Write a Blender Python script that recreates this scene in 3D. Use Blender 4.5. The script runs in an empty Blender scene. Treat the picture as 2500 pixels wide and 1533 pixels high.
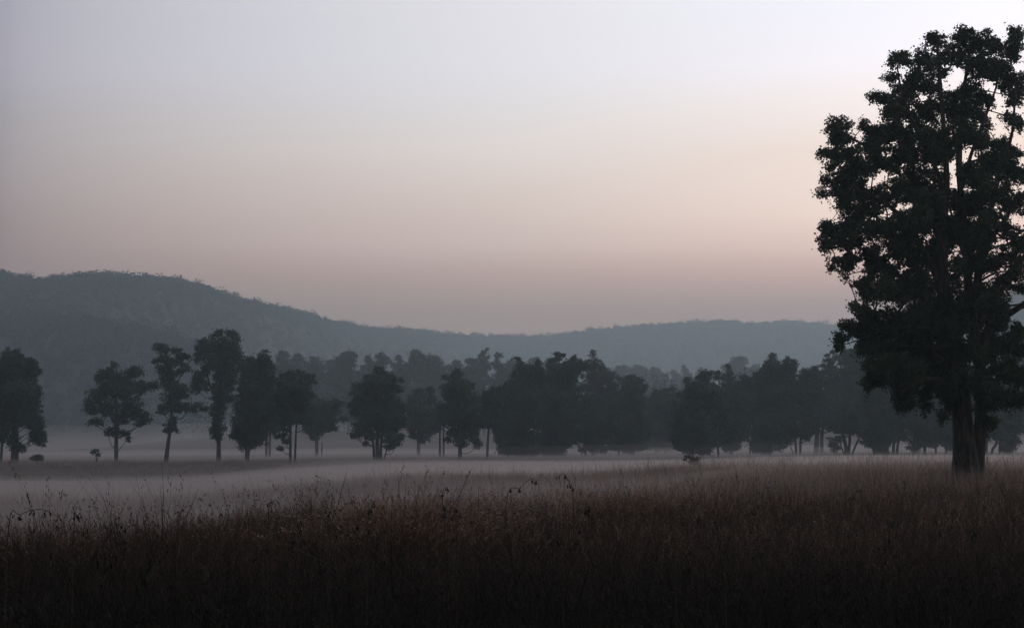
import bpy, math
import numpy as np

rng = np.random.default_rng(7)
S = bpy.context.scene
COL = S.collection
F = 3847.0                      # focal length in photo pixels (2500 px wide)
CAMZ = 2.5
PITCH = math.atan((1085 - 766.5) / F)
CP, SP = math.cos(PITCH), math.sin(PITCH)

def P(px, py, Y):
    dx = (px - 1250) / F; dz = (766.5 - py) / F
    y = CP - dz * SP; z = SP + dz * CP
    k = Y / y
    return np.array((dx * k, Y, CAMZ + z * k))

def sst(a, b, t):
    t = np.clip((t - a) / (b - a), 0, 1)
    return t * t * (3 - 2 * t)

# ------------------------------------------------------------------ smooth value noise
_T = np.random.default_rng(3).random((256, 256))
def vnoise(x, y):
    xi = np.floor(x).astype(int); yi = np.floor(y).astype(int)
    fx = x - xi; fy = y - yi
    fx = fx * fx * (3 - 2 * fx); fy = fy * fy * (3 - 2 * fy)
    g = lambda i, j: _T[i % 256, j % 256]
    return (g(xi, yi) * (1 - fx) + g(xi + 1, yi) * fx) * (1 - fy) + (g(xi, yi + 1) * (1 - fx) + g(xi + 1, yi + 1) * fx) * fy
def fbm(x, y, o=4):
    s = 0; a = 0.5
    for k in range(o):
        s = s + a * (vnoise(x * 2 ** k + 17 * k, y * 2 ** k + 31 * k) - 0.5); a *= 0.5
    return s

def hgt(x, y):
    x = np.asarray(x, float); y = np.asarray(y, float)
    yy = np.maximum(y, 1.0); u = x / yy
    crest = 25 + 30 * sst(-0.28, 0.05, u)
    left = 1 - sst(0.0, 0.17, u)
    cen = sst(-0.24, -0.05, u)
    dip = -1.75 * sst(0, 14, y - crest) * left
    dip = dip * (1 - 0.85 * sst(62, 92, y) * cen) * (1 - 0.75 * sst(110, 190, y))
    rise = .58 * sst(18, 56, y) * sst(-0.02, 0.26, u) * (1 - 0.55 * sst(75, 160, y))
    far = 0.5 * sst(120, 220, y) + 7.5 * sst(330, 620, y) * sst(-.32, -.12, u)
    far = far * np.where(y > 0, 1, 0)
    bump = 0.22 * fbm(x / 9, y / 9) + 0.5 * fbm(x / 40, y / 40, 2) * sst(5, 40, np.abs(y))
    return dip + rise + far + bump

# ------------------------------------------------------------------ materials
def nodes(name):
    m = bpy.data.materials.new(name); m.use_nodes = True
    nt = m.node_tree; b = nt.nodes['Principled BSDF']
    return m, nt, b

def mat_noise(name, c1, c2, scale, rough=0.8, c3=None, detail=4, bump=0.0, stretch=None, spec=0.2):
    m, nt, b = nodes(name)
    tc = nt.nodes.new('ShaderNodeTexCoord')
    mp = nt.nodes.new('ShaderNodeMapping')
    if stretch: mp.inputs['Scale'].default_value = stretch
    nz = nt.nodes.new('ShaderNodeTexNoise'); nz.inputs['Scale'].default_value = scale; nz.inputs['Detail'].default_value = detail
    rp = nt.nodes.new('ShaderNodeValToRGB')
    rp.color_ramp.elements[0].position = 0.35; rp.color_ramp.elements[1].position = 0.66
    rp.color_ramp.elements[0].color = (*c1, 1); rp.color_ramp.elements[1].color = (*c2, 1)
    if c3:
        e = rp.color_ramp.elements.new(0.5); e.color = (*c3, 1)
    nt.links.new(tc.outputs['Object'], mp.inputs['Vector'])
    nt.links.new(mp.outputs[0], nz.inputs['Vector'])
    nt.links.new(nz.outputs['Fac'], rp.inputs[0])
    nt.links.new(rp.outputs[0], b.inputs['Base Color'])
    b.inputs['Roughness'].default_value = rough
    b.inputs['Specular IOR Level'].default_value = spec
    if bump:
        bp = nt.nodes.new('ShaderNodeBump'); bp.inputs['Strength'].default_value = bump; bp.inputs['Distance'].default_value = 0.05
        nt.links.new(nz.outputs['Fac'], bp.inputs['Height']); nt.links.new(bp.outputs[0], b.inputs['Normal'])
    return m

M_LEAF = mat_noise('dark_green_leaf', (.030, .042, .022), (.060, .078, .038), 0.9, 0.75)
M_LEAF2 = mat_noise('forest_leaf', (.042, .064, .044), (.088, .120, .078), 0.35, 0.85)
M_LEAF3 = mat_noise('dry_leaf', (.045, .048, .028), (.080, .078, .045), 0.35, 0.85)
M_HILL = mat_noise('hill_forest_leaf', (.030, .040, .026), (.065, .075, .045), 0.03, 0.9)
M_BARK = mat_noise('fluted_bark', (.028, .024, .020), (.085, .072, .060), 3.0, 0.9, bump=0.9, stretch=(4, 4, .55), detail=7)
M_BARK2 = mat_noise('grey_bark', (.050, .045, .040), (.10, .09, .08), 2.0, 0.9, stretch=(3, 3, .5))
M_GROUND = mat_noise('dry_meadow_soil', (.035, .026, .018), (.075, .055, .038), 0.6, 0.95, c3=(.055, .042, .028), detail=8)
M_HILLG = mat_noise('hillside_soil', (.035, .036, .022), (.06, .058, .038), 0.02, 0.95)
M_WEED = mat_noise('dry_weed_pods', (.012, .009, .007), (.03, .02, .014), 30, 0.8)

M_STALK = mat_noise('dry_stalk', (.03, .02, .014), (.07, .045, .03), 6, 0.8)
def grass_mat():
    m, nt, b = nodes('dry_straw_grass')
    at = nt.nodes.new('ShaderNodeAttribute'); at.attribute_name = 'tone'
    rp = nt.nodes.new('ShaderNodeValToRGB'); r = rp.color_ramp
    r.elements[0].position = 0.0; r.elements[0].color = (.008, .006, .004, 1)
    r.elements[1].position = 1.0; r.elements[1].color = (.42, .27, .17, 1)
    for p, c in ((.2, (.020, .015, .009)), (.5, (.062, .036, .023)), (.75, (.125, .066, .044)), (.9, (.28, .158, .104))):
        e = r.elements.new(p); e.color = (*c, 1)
    nt.links.new(at.outputs['Fac'], rp.inputs[0]); nt.links.new(rp.outputs[0], b.inputs['Base Color'])
    b.inputs['Roughness'].default_value = 0.8; b.inputs['Specular IOR Level'].default_value = 0.15
    return m
M_GRASS = grass_mat()

def vol_mat(name, color, density, g):
    m = bpy.data.materials.new(name); m.use_nodes = True
    nt = m.node_tree; nt.nodes.clear()
    o = nt.nodes.new('ShaderNodeOutputMaterial'); v = nt.nodes.new('ShaderNodeVolumePrincipled')
    v.inputs['Color'].default_value = (*color, 1); v.inputs['Density'].default_value = density
    v.inputs['Anisotropy'].default_value = g
    nt.links.new(v.outputs[0], o.inputs['Volume'])
    return m

# ------------------------------------------------------------------ mesh helpers
def mesh_np(name, V, Q, mat, parent=None, loc=None, smooth=False, tone=None, tris=None):
    me = bpy.data.meshes.new(name)
    V = np.ascontiguousarray(V, dtype=np.float32)
    nq = 0 if Q is None else len(Q)
    nt_ = 0 if tris is None else len(tris)
    me.vertices.add(len(V)); me.vertices.foreach_set('co', V.ravel())
    loops = []
    if nq: loops.append(np.asarray(Q).ravel())
    if nt_: loops.append(np.asarray(tris).ravel())
    L = np.concatenate(loops).astype(np.int32)
    me.loops.add(len(L)); me.loops.foreach_set('vertex_index', L)
    st = np.concatenate([np.arange(nq) * 4, nq * 4 + np.arange(nt_) * 3]).astype(np.int32)
    me.polygons.add(nq + nt_); me.polygons.foreach_set('loop_start', st)
    if smooth: me.polygons.foreach_set('use_smooth', np.ones(nq + nt_, dtype=bool))
    me.update(calc_edges=True)
    if tone is not None:
        a = me.attributes.new('tone', 'FLOAT', 'POINT'); a.data.foreach_set('value', np.asarray(tone, dtype=np.float32))
    me.materials.append(mat)
    o = bpy.data.objects.new(name, me); COL.objects.link(o)
    if parent is not None: o.parent = parent
    if loc is not None: o.location = loc
    return o

def tag(o, label=None, cat=None, group=None, kind=None):
    if label: o['label'] = label
    if cat: o['category'] = cat
    if group: o['group'] = group
    if kind: o['kind'] = kind
    return o

def tube(path, rad, seg=8, flute=0.0, seed=0):
    path = np.asarray(path, float); n = len(path)
    T = np.gradient(path, axis=0); T /= np.linalg.norm(T, axis=1)[:, None] + 1e-9
    ref = np.array((0.0, 1.0, 0.05)); 
    V = []
    ang = np.linspace(0, 2 * math.pi, seg, endpoint=False)
    for i in range(n):
        a = np.cross(T[i], ref); a /= np.linalg.norm(a) + 1e-9
        b = np.cross(T[i], a)
        r = rad[i] * np.ones(seg)
        if flute:
            r = r * (1 + flute * (np.sin(ang * 5 + seed + path[i, 2] * .35) * .6 + np.sin(ang * 11 + seed * 2 + path[i, 2] * .8) * .35))
        V.append(path[i] + np.outer(r * np.cos(ang), a) + np.outer(r * np.sin(ang), b))
    V = np.concatenate(V)
    i = np.arange(n - 1)[:, None] * seg; j = np.arange(seg)[None, :]; k = (j + 1) % seg
    Q = np.stack([i + j, i + k, i + seg + k, i + seg + j], -1).reshape(-1, 4)
    return V, Q

def join(parts):
    V = []; Q = []; o = 0
    for v, q in parts:
        V.append(v); Q.append(q + o); o += len(v)
    return np.concatenate(V), np.concatenate(Q)

def resample(path, rad, step):
    path = np.asarray(path, float); rad = np.asarray(rad, float)
    # Catmull-Rom
    d = np.linalg.norm(np.diff(path, axis=0), axis=1)
    PP = np.vstack([2 * path[0] - path[1], path, 2 * path[-1] - path[-2]])
    out = []; rr = []
    for i in range(len(path) - 1):
        m = max(2, int(d[i] / step) + 1)
        for t in np.arange(m) / m:
            p0, p1, p2, p3 = PP[i:i + 4]
            out.append(.5 * ((2 * p1) + (-p0 + p2) * t + (2 * p0 - 5 * p1 + 4 * p2 - p3) * t * t + (-p0 + 3 * p1 - 3 * p2 + p3) * t ** 3))
            rr.append(rad[i] * (1 - t) + rad[i + 1] * t)
    out.append(path[-1]); rr.append(rad[-1])
    return np.array(out), np.array(rr)

def leaves(cent, size, R, flat=0.35):
    """diamond leaves at the given centres"""
    n = len(cent)
    d = R.normal(size=(n, 3)); d[:, 2] -= 0.5; d /= np.linalg.norm(d, axis=1)[:, None]
    e = R.normal(size=(n, 3)); e -= (e * d).sum(1)[:, None] * d; e /= np.linalg.norm(e, axis=1)[:, None]
    f = np.cross(d, e)
    s = size * R.uniform(.6, 1.35, n)[:, None]
    w = .36
    fold = .12
    V = np.stack([cent - d * s * .5, cent - d * s * .05 + e * s * w + f * s * fold, cent + d * s * .5, cent - d * s * .05 - e * s * w + f * s * fold], 1).reshape(-1, 3)
    Q = np.arange(4 * n).reshape(-1, 4)
    return V, Q

def puffs(c, r, n_puff, n_leaf, pr, R, shell=0.5):
    """leaf centres: puffs spread in an ellipsoid, biased to its shell"""
    d = R.normal(size=(n_puff, 3)); d /= np.linalg.norm(d, axis=1)[:, None]
    rad = R.random(n_puff) ** shell
    pc = c + d * rad[:, None] * r * .92
    k = R.integers(0, n_puff, n_leaf)
    q = R.normal(size=(n_leaf, 3)); q /= np.linalg.norm(q, axis=1)[:, None]
    q *= (R.random(n_leaf) ** .5)[:, None] * pr
    q[:, 2] *= .7
    st = R.random(n_leaf) < .10
    q[st] *= 1.9
    return pc[k] + q, pc

# ------------------------------------------------------------------ tree builder (silhouette read in photo pixels, built at its own distance)
TREES = []
def make_tree(name, Y, base, clumps, stems, label, group=None, leaf=.30, cover=6.5, depth=.8, mat=None, bark=None, seed=0,
              fill=True, trunk_seg=8, pr=.42, limb_r=.05, twig=True, sink=.25, cat='tree', extra_trunk=None, puff_area=2.2, base_off=0.0):
    R = np.random.default_rng(1000 + seed)
    ppm = F / Y
    b = P(base[0], 1085, Y); b[2] = hgt(b[0], Y) + base_off
    root = bpy.data.objects.new(name, None); COL.objects.link(root); root.location = b
    root.empty_display_size = .5
    tag(root, label, cat, group)
    parts = []; anchors = []
    for st in stems:
        pts = []; rr = []
        for j, (x, y, w) in enumerate(st):
            p = P(x, y, Y) - b
            if j == 0 and y > 1080: p[2] = -sink
            pts.append(p); rr.append(w / ppm * .5)
        pts = np.array(pts)
        if len(pts) > 2:
            pts[2:, 1] += np.cumsum(R.normal(0, .10, len(pts) - 2)) * (pts[-1, 2] - pts[0, 2]) * .12
        pp, rr = resample(pts, rr, max(.25, Y * .004))
        parts.append(tube(pp, rr, trunk_seg))
        anchors.append((pp, rr))
    AP = np.concatenate([a[0] for a in anchors]); AR = np.concatenate([a[1] for a in anchors])
    cen = []
    xs = [c[0] for c in clumps]; mx = (min(xs) + max(xs)) / 2; hw = (max(xs) - min(xs)) / 2 + 1
    LC = []
    full = []
    for i_, (x, y, rx, rz) in enumerate(clumps):
        full.append((x, y, rx * 1.04, max(rz, .55 * rx) * 1.12))
        if fill and i_:
            for (x2, y2, a2, b2) in clumps[max(0, i_ - 4):i_]:
                dd = math.hypot(x - x2, y - y2)
                if min(rx, a2) > 11 and .6 * (rx + a2) < dd < 1.25 * (rx + a2):
                    full.append(((x + x2) / 2 + R.normal(0, 3), (y + y2) / 2 + R.normal(0, 3), (rx + a2) * .36, (rz + b2) * .40))
    clumps = full
    for (x, y, rx, rz) in clumps:
        off = (x - mx) / hw
        dy = R.uniform(-1, 1) * depth * hw / ppm * math.sqrt(max(.1, 1 - off * off * .8))
        c = P(x, y, Y + dy) - b
        r = np.array((rx, .9 * (rx + rz) / 2, rz)) / ppm * 1.08
        area = math.pi * rx * rz / ppm ** 2
        n = int(area / (leaf * leaf * .36) * cover) + 10
        npf = max(4, int(area / (pr * pr) * puff_area))
        lc, pc = puffs(c, r, npf, n, min(pr, max(r[0], r[2]) * .7), R)
        LC.append(lc); cen.append((c, pc, r))
    LC = np.concatenate(LC)
    LC = LC[LC[:, 2] > .3]
    # limbs: each clump joins the stem below it
    for c, pc, r in cen:
        d = AP - c
        cost = np.linalg.norm(d[:, :2], axis=1) + np.abs(d[:, 2] + .55 * np.linalg.norm(d[:, :2], axis=1)) * 1.0 + np.where(d[:, 2] > 0, 3.0, 0)
        k = int(np.argmin(cost)); a = AP[k]
        L = np.linalg.norm(c - a)
        if L > .2:
            mid = (a + c) / 2 + R.normal(0, .07, 3) * L; mid[2] -= .08 * L
            r0 = min(AR[k] * .7, limb_r * (1 + L * .12))
            pp, rr = resample([a, mid, c], [r0, r0 * .7, r0 * .35], max(.3, L / 6))
            parts.append(tube(pp, rr, 5))
        if twig:
            for t in pc[:max(3, min(len(pc), 9))]:
                mid = (c + t) / 2 + R.normal(0, .06, 3)
                parts.append(tube(np.array([c, mid, t]), [limb_r * .35, limb_r * .25, limb_r * .1], 3))
    V, Q = join(parts)
    tr = mesh_np('trunk', V, Q, bark or M_BARK2, root, smooth=True)
    V, Q = leaves(LC, leaf, R)
    cr = mesh_np('crown', V, Q, mat or M_LEAF2, root)
    TREES.append(root)
    return root

# ------------------------------------------------------------------ ground
def ground():
    def axis(lim, n, p):
        t = np.linspace(-1, 1, n); return np.sign(t) * np.abs(t) ** p * lim
    xs = axis(2900, 281, 3.2); ys = np.concatenate([-np.geomspace(200, 1, 20), np.linspace(0, 130, 160)[1:], np.geomspace(131.5, 2950, 110)])
    X, Yg = np.meshgrid(xs, ys); Z = hgt(X, Yg)
    V = np.stack([X, Yg, Z], -1).reshape(-1, 3); nx = len(xs); ny = len(ys)
    i = np.arange(ny - 1)[:, None] * nx + np.arange(nx - 1)[None, :]
    Q = np.stack([i, i + 1, i + nx + 1, i + nx], -1).reshape(-1, 4)
    tag(mesh_np('ground', V, Q, M_GROUND, smooth=True), kind='structure')
ground()

# ------------------------------------------------------------------ hills
LH = [(-900, 640), (-500, 650), (-200, 655), (0, 672), (40, 681), (100, 688), (150, 684), (180, 676), (230, 676), (275, 674), (320, 678), (360, 682), (400, 685), (440, 690), (470, 702), (520, 716),
      (560, 728), (600, 737), (650, 747), (700, 755), (750, 766), (790, 779), (830, 791), (870, 797), (910, 806), (1000, 809), (1050, 814), (1120, 819), (1200, 820), (1300, 838), (1400, 870), (1550, 930), (1800, 1040)]
RH = [(500, 1040), (700, 960), (900, 880), (1050, 840), (1150, 826), (1225, 823), (1300, 823), (1360, 820), (1420, 811), (1450, 805), (1500, 801), (1560, 797), (1620, 796), (1680, 790),
      (1740, 788), (1780, 785), (1830, 791), (1900, 788), (1960, 789), (2040, 797), (2120, 808), (2250, 825), (2400, 850), (2700, 900), (3200, 990)]
RR = [(1900, 1040), (2100, 900), (2250, 815), (2350, 775), (2440, 730), (2500, 700), (2600, 660), (2800, 640), (3200, 650)]
SPUR = [(-900, 740), (-400, 760), (-100, 778), (80, 785), (200, 783), (320, 800), (450, 835), (600, 880), (750, 930), (900, 985), (1100, 1050)]
HILLS = []
def make_hill(prof, Yk, depth, seed, k):
    px = np.array([p[0] for p in prof], float); py = np.array([p[1] for p in prof], float)
    Yf = lambda q: np.interp(q, [p[0] for p in Yk], [p[1] for p in Yk])
    nx, ny = 300, 60
    def zfun(q, t):
        zc = np.array([P(1250, v, 1.0)[2] - CAMZ for v in (700.0, 1000.0)])
        pyq = np.interp(q, px, py)
        zc = CAMZ + (zc[0] + (zc[1] - zc[0]) * (pyq - 700) / 300) * Yf(q) * 1.0
        s = np.clip(1 - np.abs(t), 0, 1)
        wob = fbm(q / 170 + seed, t * 3 + seed, 5) * 62 * (1 - np.exp(-np.abs(t) * 6)) * s
        return 2 + np.maximum(0, (zc - 2) * s ** 1.15 + wob)
    def pos(q, t):
        y = Yf(q) + t * depth
        return (q - 1250) / F * Yf(q), y, zfun(q, t) - 3
    QQ, TT = np.meshgrid(np.linspace(px[0], px[-1], nx), np.linspace(-1, .55, ny))
    V = np.stack(pos(QQ, TT), -1).reshape(-1, 3)
    i = np.arange(ny - 1)[:, None] * nx + np.arange(nx - 1)[None, :]
    Q = np.stack([i, i + 1, i + nx + 1, i + nx], -1).reshape(-1, 4)
    tag(mesh_np('hills', V, Q, M_HILLG, smooth=True), kind='structure')
    R = np.random.default_rng(seed)
    q = R.uniform(max(px[0], -420), min(px[-1], 2950), k); t = -R.random(k) ** 1.4 * .95
    nr = k // 3; t[:nr] = R.uniform(-.07, .04, nr)
    x, y, z = pos(q, t)
    keep = z > 6
    return np.stack([x, y, z], 1)[keep]
hp = [make_hill(LH, [(-900, 980), (200, 1030), (600, 1250), (850, 1650), (1200, 2150), (1800, 2300)], 560, 11, 9000), make_hill(RH, [(0, 2200)], 620, 23, 8000),
      make_hill(RR, [(0, 1350)], 480, 31, 1500), make_hill(SPUR, [(-900, 780), (1100, 900)], 240, 47, 2600)]
def hill_forest(pts):
    R = np.random.default_rng(5)
    n = len(pts); m = 90
    sz = np.clip(2.9 * np.exp(R.normal(0, .30, n)), 1.8, 5.5) * (.75 + .25 * pts[:, 1] / 1500) * (1 + .5 * (R.random(n) > .93))
    c = np.repeat(pts, m, 0); s = np.repeat(sz, m)
    d = R.normal(size=(n * m, 3)); d /= np.linalg.norm(d, axis=1)[:, None]
    c = c + d * (s * R.random(n * m) ** .5)[:, None] * np.array((1, 1, .9))
    c[:, 2] += s * .75 + .6
    V, Q = leaves(c, 1.5, R)
    tag(mesh_np('hill_forest', V, Q, M_HILL), 'dark forest canopy covering the hill slopes and ridges', 'forest', kind='stuff')
hill_forest(np.concatenate(hp))
# ------------------------------------------------------------------ the big tree on the right
def big_tree():
    Y = 55.0; R = np.random.default_rng(77)
    C = [(2281,103,32,26),(2357,91,36,26),(2404,107,38,30),(2436,119,24,22),(2480,91,22,34),(2472,131,25,25),(2202,147,28,25),(2257,151,36,28),(2290,165,30,22),
     (2337,131,45,30),(2388,159,45,35),(2436,167,35,35),(2178,190,20,16),(2202,238,42,36),(2154,242,22,16),(2136,236,14,12),(2186,274,35,30),(2237,206,36,32),
     (2270,222,28,26),(2257,278,45,40),(2325,250,38,34),(2370,225,34,28),(2357,278,50,40),(2402,246,22,22),(2468,198,34,38),(2478,238,26,28),(2468,286,30,15),(2490,305,18,18),
     (2440,352,28,20),(2408,302,18,18),(2047,314,34,30),(2055,341,38,18),(2000,374,13,5),(2022,373,24,11),(2050,381,32,20),(2028,405,14,11),(2082,381,28,26),(2122,318,28,24),
     (2110,302,10,12),(2154,330,33,28),(2180,318,28,28),(2122,357,38,24),(2090,409,36,28),(2063,429,28,22),(2024,441,21,17),(2009,469,12,13),(2053,469,28,26),(2092,457,33,28),
     (2138,397,38,32),(2186,390,42,34),(2237,377,38,32),(2274,337,42,32),(2335,326,44,32),(2376,340,34,28),(2033,552,28,18),(2016,556,16,13),(2005,584,9,9),(2037,576,28,18),
     (2072,500,33,24),(2080,548,36,32),(2122,496,43,38),(2138,556,48,42),(2186,466,46,40),(2237,457,40,38),(2198,556,46,42),(2270,500,40,40),(2286,440,30,34),(2357,500,44,36),
     (2337,560,54,40),(2392,437,28,26),(2416,397,36,30),(2464,377,33,28),(2472,429,33,30),(2436,470,30,28),(2478,496,30,36),(2416,540,36,30),(2466,560,26,26),
     (2023,600,18,13),(2052,588,24,22),(2090,585,30,28),(2044,636,21,9),(2035,653,8,11),(2069,649,21,17),(2086,632,23,17),(2062,672,7,7),(2130,622,32,28),(2137,657,34,28),
     (2112,687,28,23),(2120,717,23,19),(2168,650,32,34),(2190,600,38,34),(2239,645,42,42),(2285,620,40,44),(2217,700,56,42),(2273,708,54,42),(2162,708,38,36),(2083,746,10,8),
     (2103,759,27,26),(2129,780,34,28),(2074,797,26,17),(2050,825,17,18),(2047,844,9,11),(2099,806,33,27),(2137,814,40,34),(2175,790,42,38),(2112,852,28,19),(2146,856,34,28),
     (2188,848,48,42),(2230,800,58,48),(2281,780,56,48),(2323,800,50,48),(2133,894,28,21),(2126,930,17,19),(2117,941,11,11),(2141,922,24,19),(2175,899,43,33),(2217,899,48,38),
     (2196,938,30,28),(2205,966,24,21),(2197,992,15,13),(2217,988,14,13),(2258,935,42,28),(2257,975,17,22),(2262,996,11,11),(2294,915,45,33),(2306,955,30,20),(2315,990,14,13),
     (2300,1019,15,12),(2336,650,18,26),(2336,685,20,22),(2400,585,34,30),(2450,623,30,22),(2484,596,22,30),(2421,640,24,20),(2484,650,26,34),(2405,712,38,30),(2450,680,24,16),
     (2472,704,30,14),(2408,750,48,38),(2366,750,40,42),(2323,745,45,42),(2429,790,42,20),(2408,825,42,30),(2446,838,32,24),(2484,820,26,30),(2484,855,24,18),(2416,856,34,16),
     (2350,850,40,34),(2357,925,43,32),(2408,941,43,28),(2450,899,43,34),(2484,925,28,36),(2429,975,43,22),(2408,992,38,13),(2467,975,28,24),(2493,971,18,26),(2408,1034,20,15),(2424,1030,12,11),
     (2300,860,48,40),(2260,870,44,34),(2310,560,40,36),(2365,600,24,26),(2300,380,36,30),(2245,330,34,28)]
    for k in range(34):   # foliage hanging before and behind the stems
        C.append((R.uniform(2200, 2440), R.uniform(330, 900), R.uniform(22, 40), R.uniform(20, 34)))
    # the part of the crown that stands beyond the right edge of the photo
    for k in range(70):
        a = R.uniform(-1.3, 1.3); q = R.uniform(.1, 1)
        C.append((2520 + 215 * q * math.cos(a) ** .7, 545 + 430 * q * math.sin(a), R.uniform(24, 42), R.uniform(22, 36)))
    ppm = F / Y
    b = P(2362, 1085, Y); b[2] = hgt(b[0], Y)
    root = bpy.data.objects.new('tree', None); COL.objects.link(root); root.location = b
    tag(root, 'tallest darkest tree with fluted twin trunk standing in dry grass, close on the right', 'tree', 'trees of the misty meadow')
    def path(pts, seed=0, dep=0.0):
        RR_ = np.random.default_rng(seed); o = []; r = []
        for j, (x, y, w) in enumerate(pts):
            p = P(x, y, Y + dep * (j / max(1, len(pts) - 1)) + (RR_.normal(0, .12) if j > 1 else 0)) - b
            o.append(p); r.append(w / ppm / 2)
        return resample(o, r, .3)
    stems = []
    trunk = [
        ([(2358,1230,92),(2357,1170,68),(2355,1110,54),(2352,1060,47),(2348,1000,42),(2341,900,40),(2322,780,31),(2304,680,27),(2302,560,22),(2311,460,16),(2306,340,11),(2296,220,10),(2288,120,5)], 1, -.5),
        ([(2374,1225,58),(2380,1160,44),(2389,1090,31),(2396,1010,28),(2394,920,27),(2380,800,23),(2364,700,22),(2362,610,19),(2346,480,14),(2341,380,15),(2350,250,11),(2368,120,5)], 2, .9)]
    V, Q = join([tube(*(path(*t)), seg=36, flute=.13, seed=i * 2.1) for i, t in enumerate(trunk)] +
                [tube(*path([(2348 + dx, 1222, 24), (2350 + dx * .7, 1165, 18), (2352 + dx * .5, 1080, 10)], 9 + k, dy), seg=10) for k, (dx, dy) in enumerate(((-26, -.4), (-8, -.9), (22, -.8), (42, .2), (10, .9)))])
    mesh_np('trunk', V, Q, M_BARK, root, smooth=True)
    for t in trunk: stems.append(path(*t))
    limbs = [
        ([(2372,760,24),(2386,690,22),(2398,600,18),(2424,490,14),(2440,420,11),(2470,330,7),(2480,200,4)], 3, -1.2),
        ([(2392,900,26),(2412,815,22),(2450,776,18),(2500,742,14),(2560,690,10),(2610,600,6)], 4, 1.0),
        ([(2390,800,18),(2424,705,15),(2467,662,12),(2510,610,9),(2560,500,5)], 5, 2.0),
        ([(2345,950,22),(2290,860,18),(2220,800,14),(2150,770,9),(2090,770,4)], 6, -2.0),
        ([(2330,830,20),(2270,740,16),(2190,670,12),(2110,610,8),(2050,590,4)], 7, 1.6),
        ([(2310,740,18),(2260,620,15),(2190,520,11),(2110,470,7),(2040,440,4)], 8, -1.5),
        ([(2304,600,16),(2262,520,13),(2200,430,10),(2130,370,7),(2050,320,4)], 9, 1.2),
        ([(2308,480,12),(2280,400,10),(2240,320,8),(2205,240,6),(2190,160,3)], 10, -1.0),
        ([(2349,460,12),(2370,380,9),(2400,300,7),(2430,220,5),(2450,130,3)], 11, -.9),
        ([(2400,610,12),(2450,540,9),(2500,470,7),(2560,380,4)], 12, -1.5),
        ([(2350,980,16),(2300,930,12),(2250,930,9),(2200,960,5)], 13, -1.8),
        ([(2397,980,16),(2430,930,12),(2480,920,9),(2550,930,5)], 14, -1.6),
        ([(2360,640,11),(2330,560,9),(2290,500,7),(2240,440,4)], 15, 2.4),
        ([(2342,420,8),(2372,395,7),(2390,388,5),(2384,350,3)], 16, .3)]
    for t in limbs:
        pp, rr = path(*t); stems.append((pp, rr))
        V, Q = tube(pp, rr, 12, flute=.05)
        mesh_np('limb', V, Q, M_BARK, root, smooth=True)
    AP = np.concatenate([s[0] for s in stems]); AR = np.concatenate([s[1] for s in stems])
    LC = []; br = []
    for (x, y, rx, rz) in C:
        t = (y - 560) / 470.0
        halfd = 3.4 * math.sqrt(max(.12, 1 - t * t)); off = (x - 2360) / 390.0
        dy = R.uniform(-1, 1) * halfd * math.sqrt(max(.15, 1 - off * off))
        c = P(x, y, Y + dy) - b
        r = np.array((rx, (rx + rz) / 2, rz)) / ppm
        area = math.pi * rx * rz / ppm ** 2
        n = int(area * 2300); npf = max(8, int(area * 46))
        lc, pc = puffs(c, r * 1.08, npf, n, .21, R, .42)
        LC.append(lc)
        for q in pc[::3]:      # drooping sprays
            m_ = R.integers(9, 22); v = R.normal(0, .35, 3); v[2] = -abs(v[2]) - .5; v /= np.linalg.norm(v)
            tt = R.random(m_)[:, None] * R.uniform(.2, .5)
            LC.append(q + v * tt + R.normal(0, .045, (m_, 3)))
        d = AP - c
        cost = np.linalg.norm(d, axis=1) + np.maximum(0, d[:, 2]) * .35
        k = int(np.argmin(cost)); a = AP[k]; L = np.linalg.norm(c - a)
        mid = (a + c) / 2 + R.normal(0, .05, 3) * L; mid[0] -= np.sign(mid[0]) * .10 * L
        r0 = min(AR[k] * .6, .022 + .012 * L)
        pp, rr = resample([a, mid, c], [r0, r0 * .6, r0 * .3], .25)
        br.append(tube(pp, rr, 5))
        for q in pc[::2]:
            m2 = (c + q) / 2 + R.normal(0, .05, 3)
            br.append(tube(np.array([c, m2, q]), [.011, .008, .004], 3))
    V, Q = join(br); mesh_np('branches', V, Q, M_BARK, root)
    LC = np.concatenate(LC)
    V, Q = leaves(LC, .092, R); mesh_np('crown', V, Q, M_LEAF, root)
    return root
big_tree()

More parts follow.
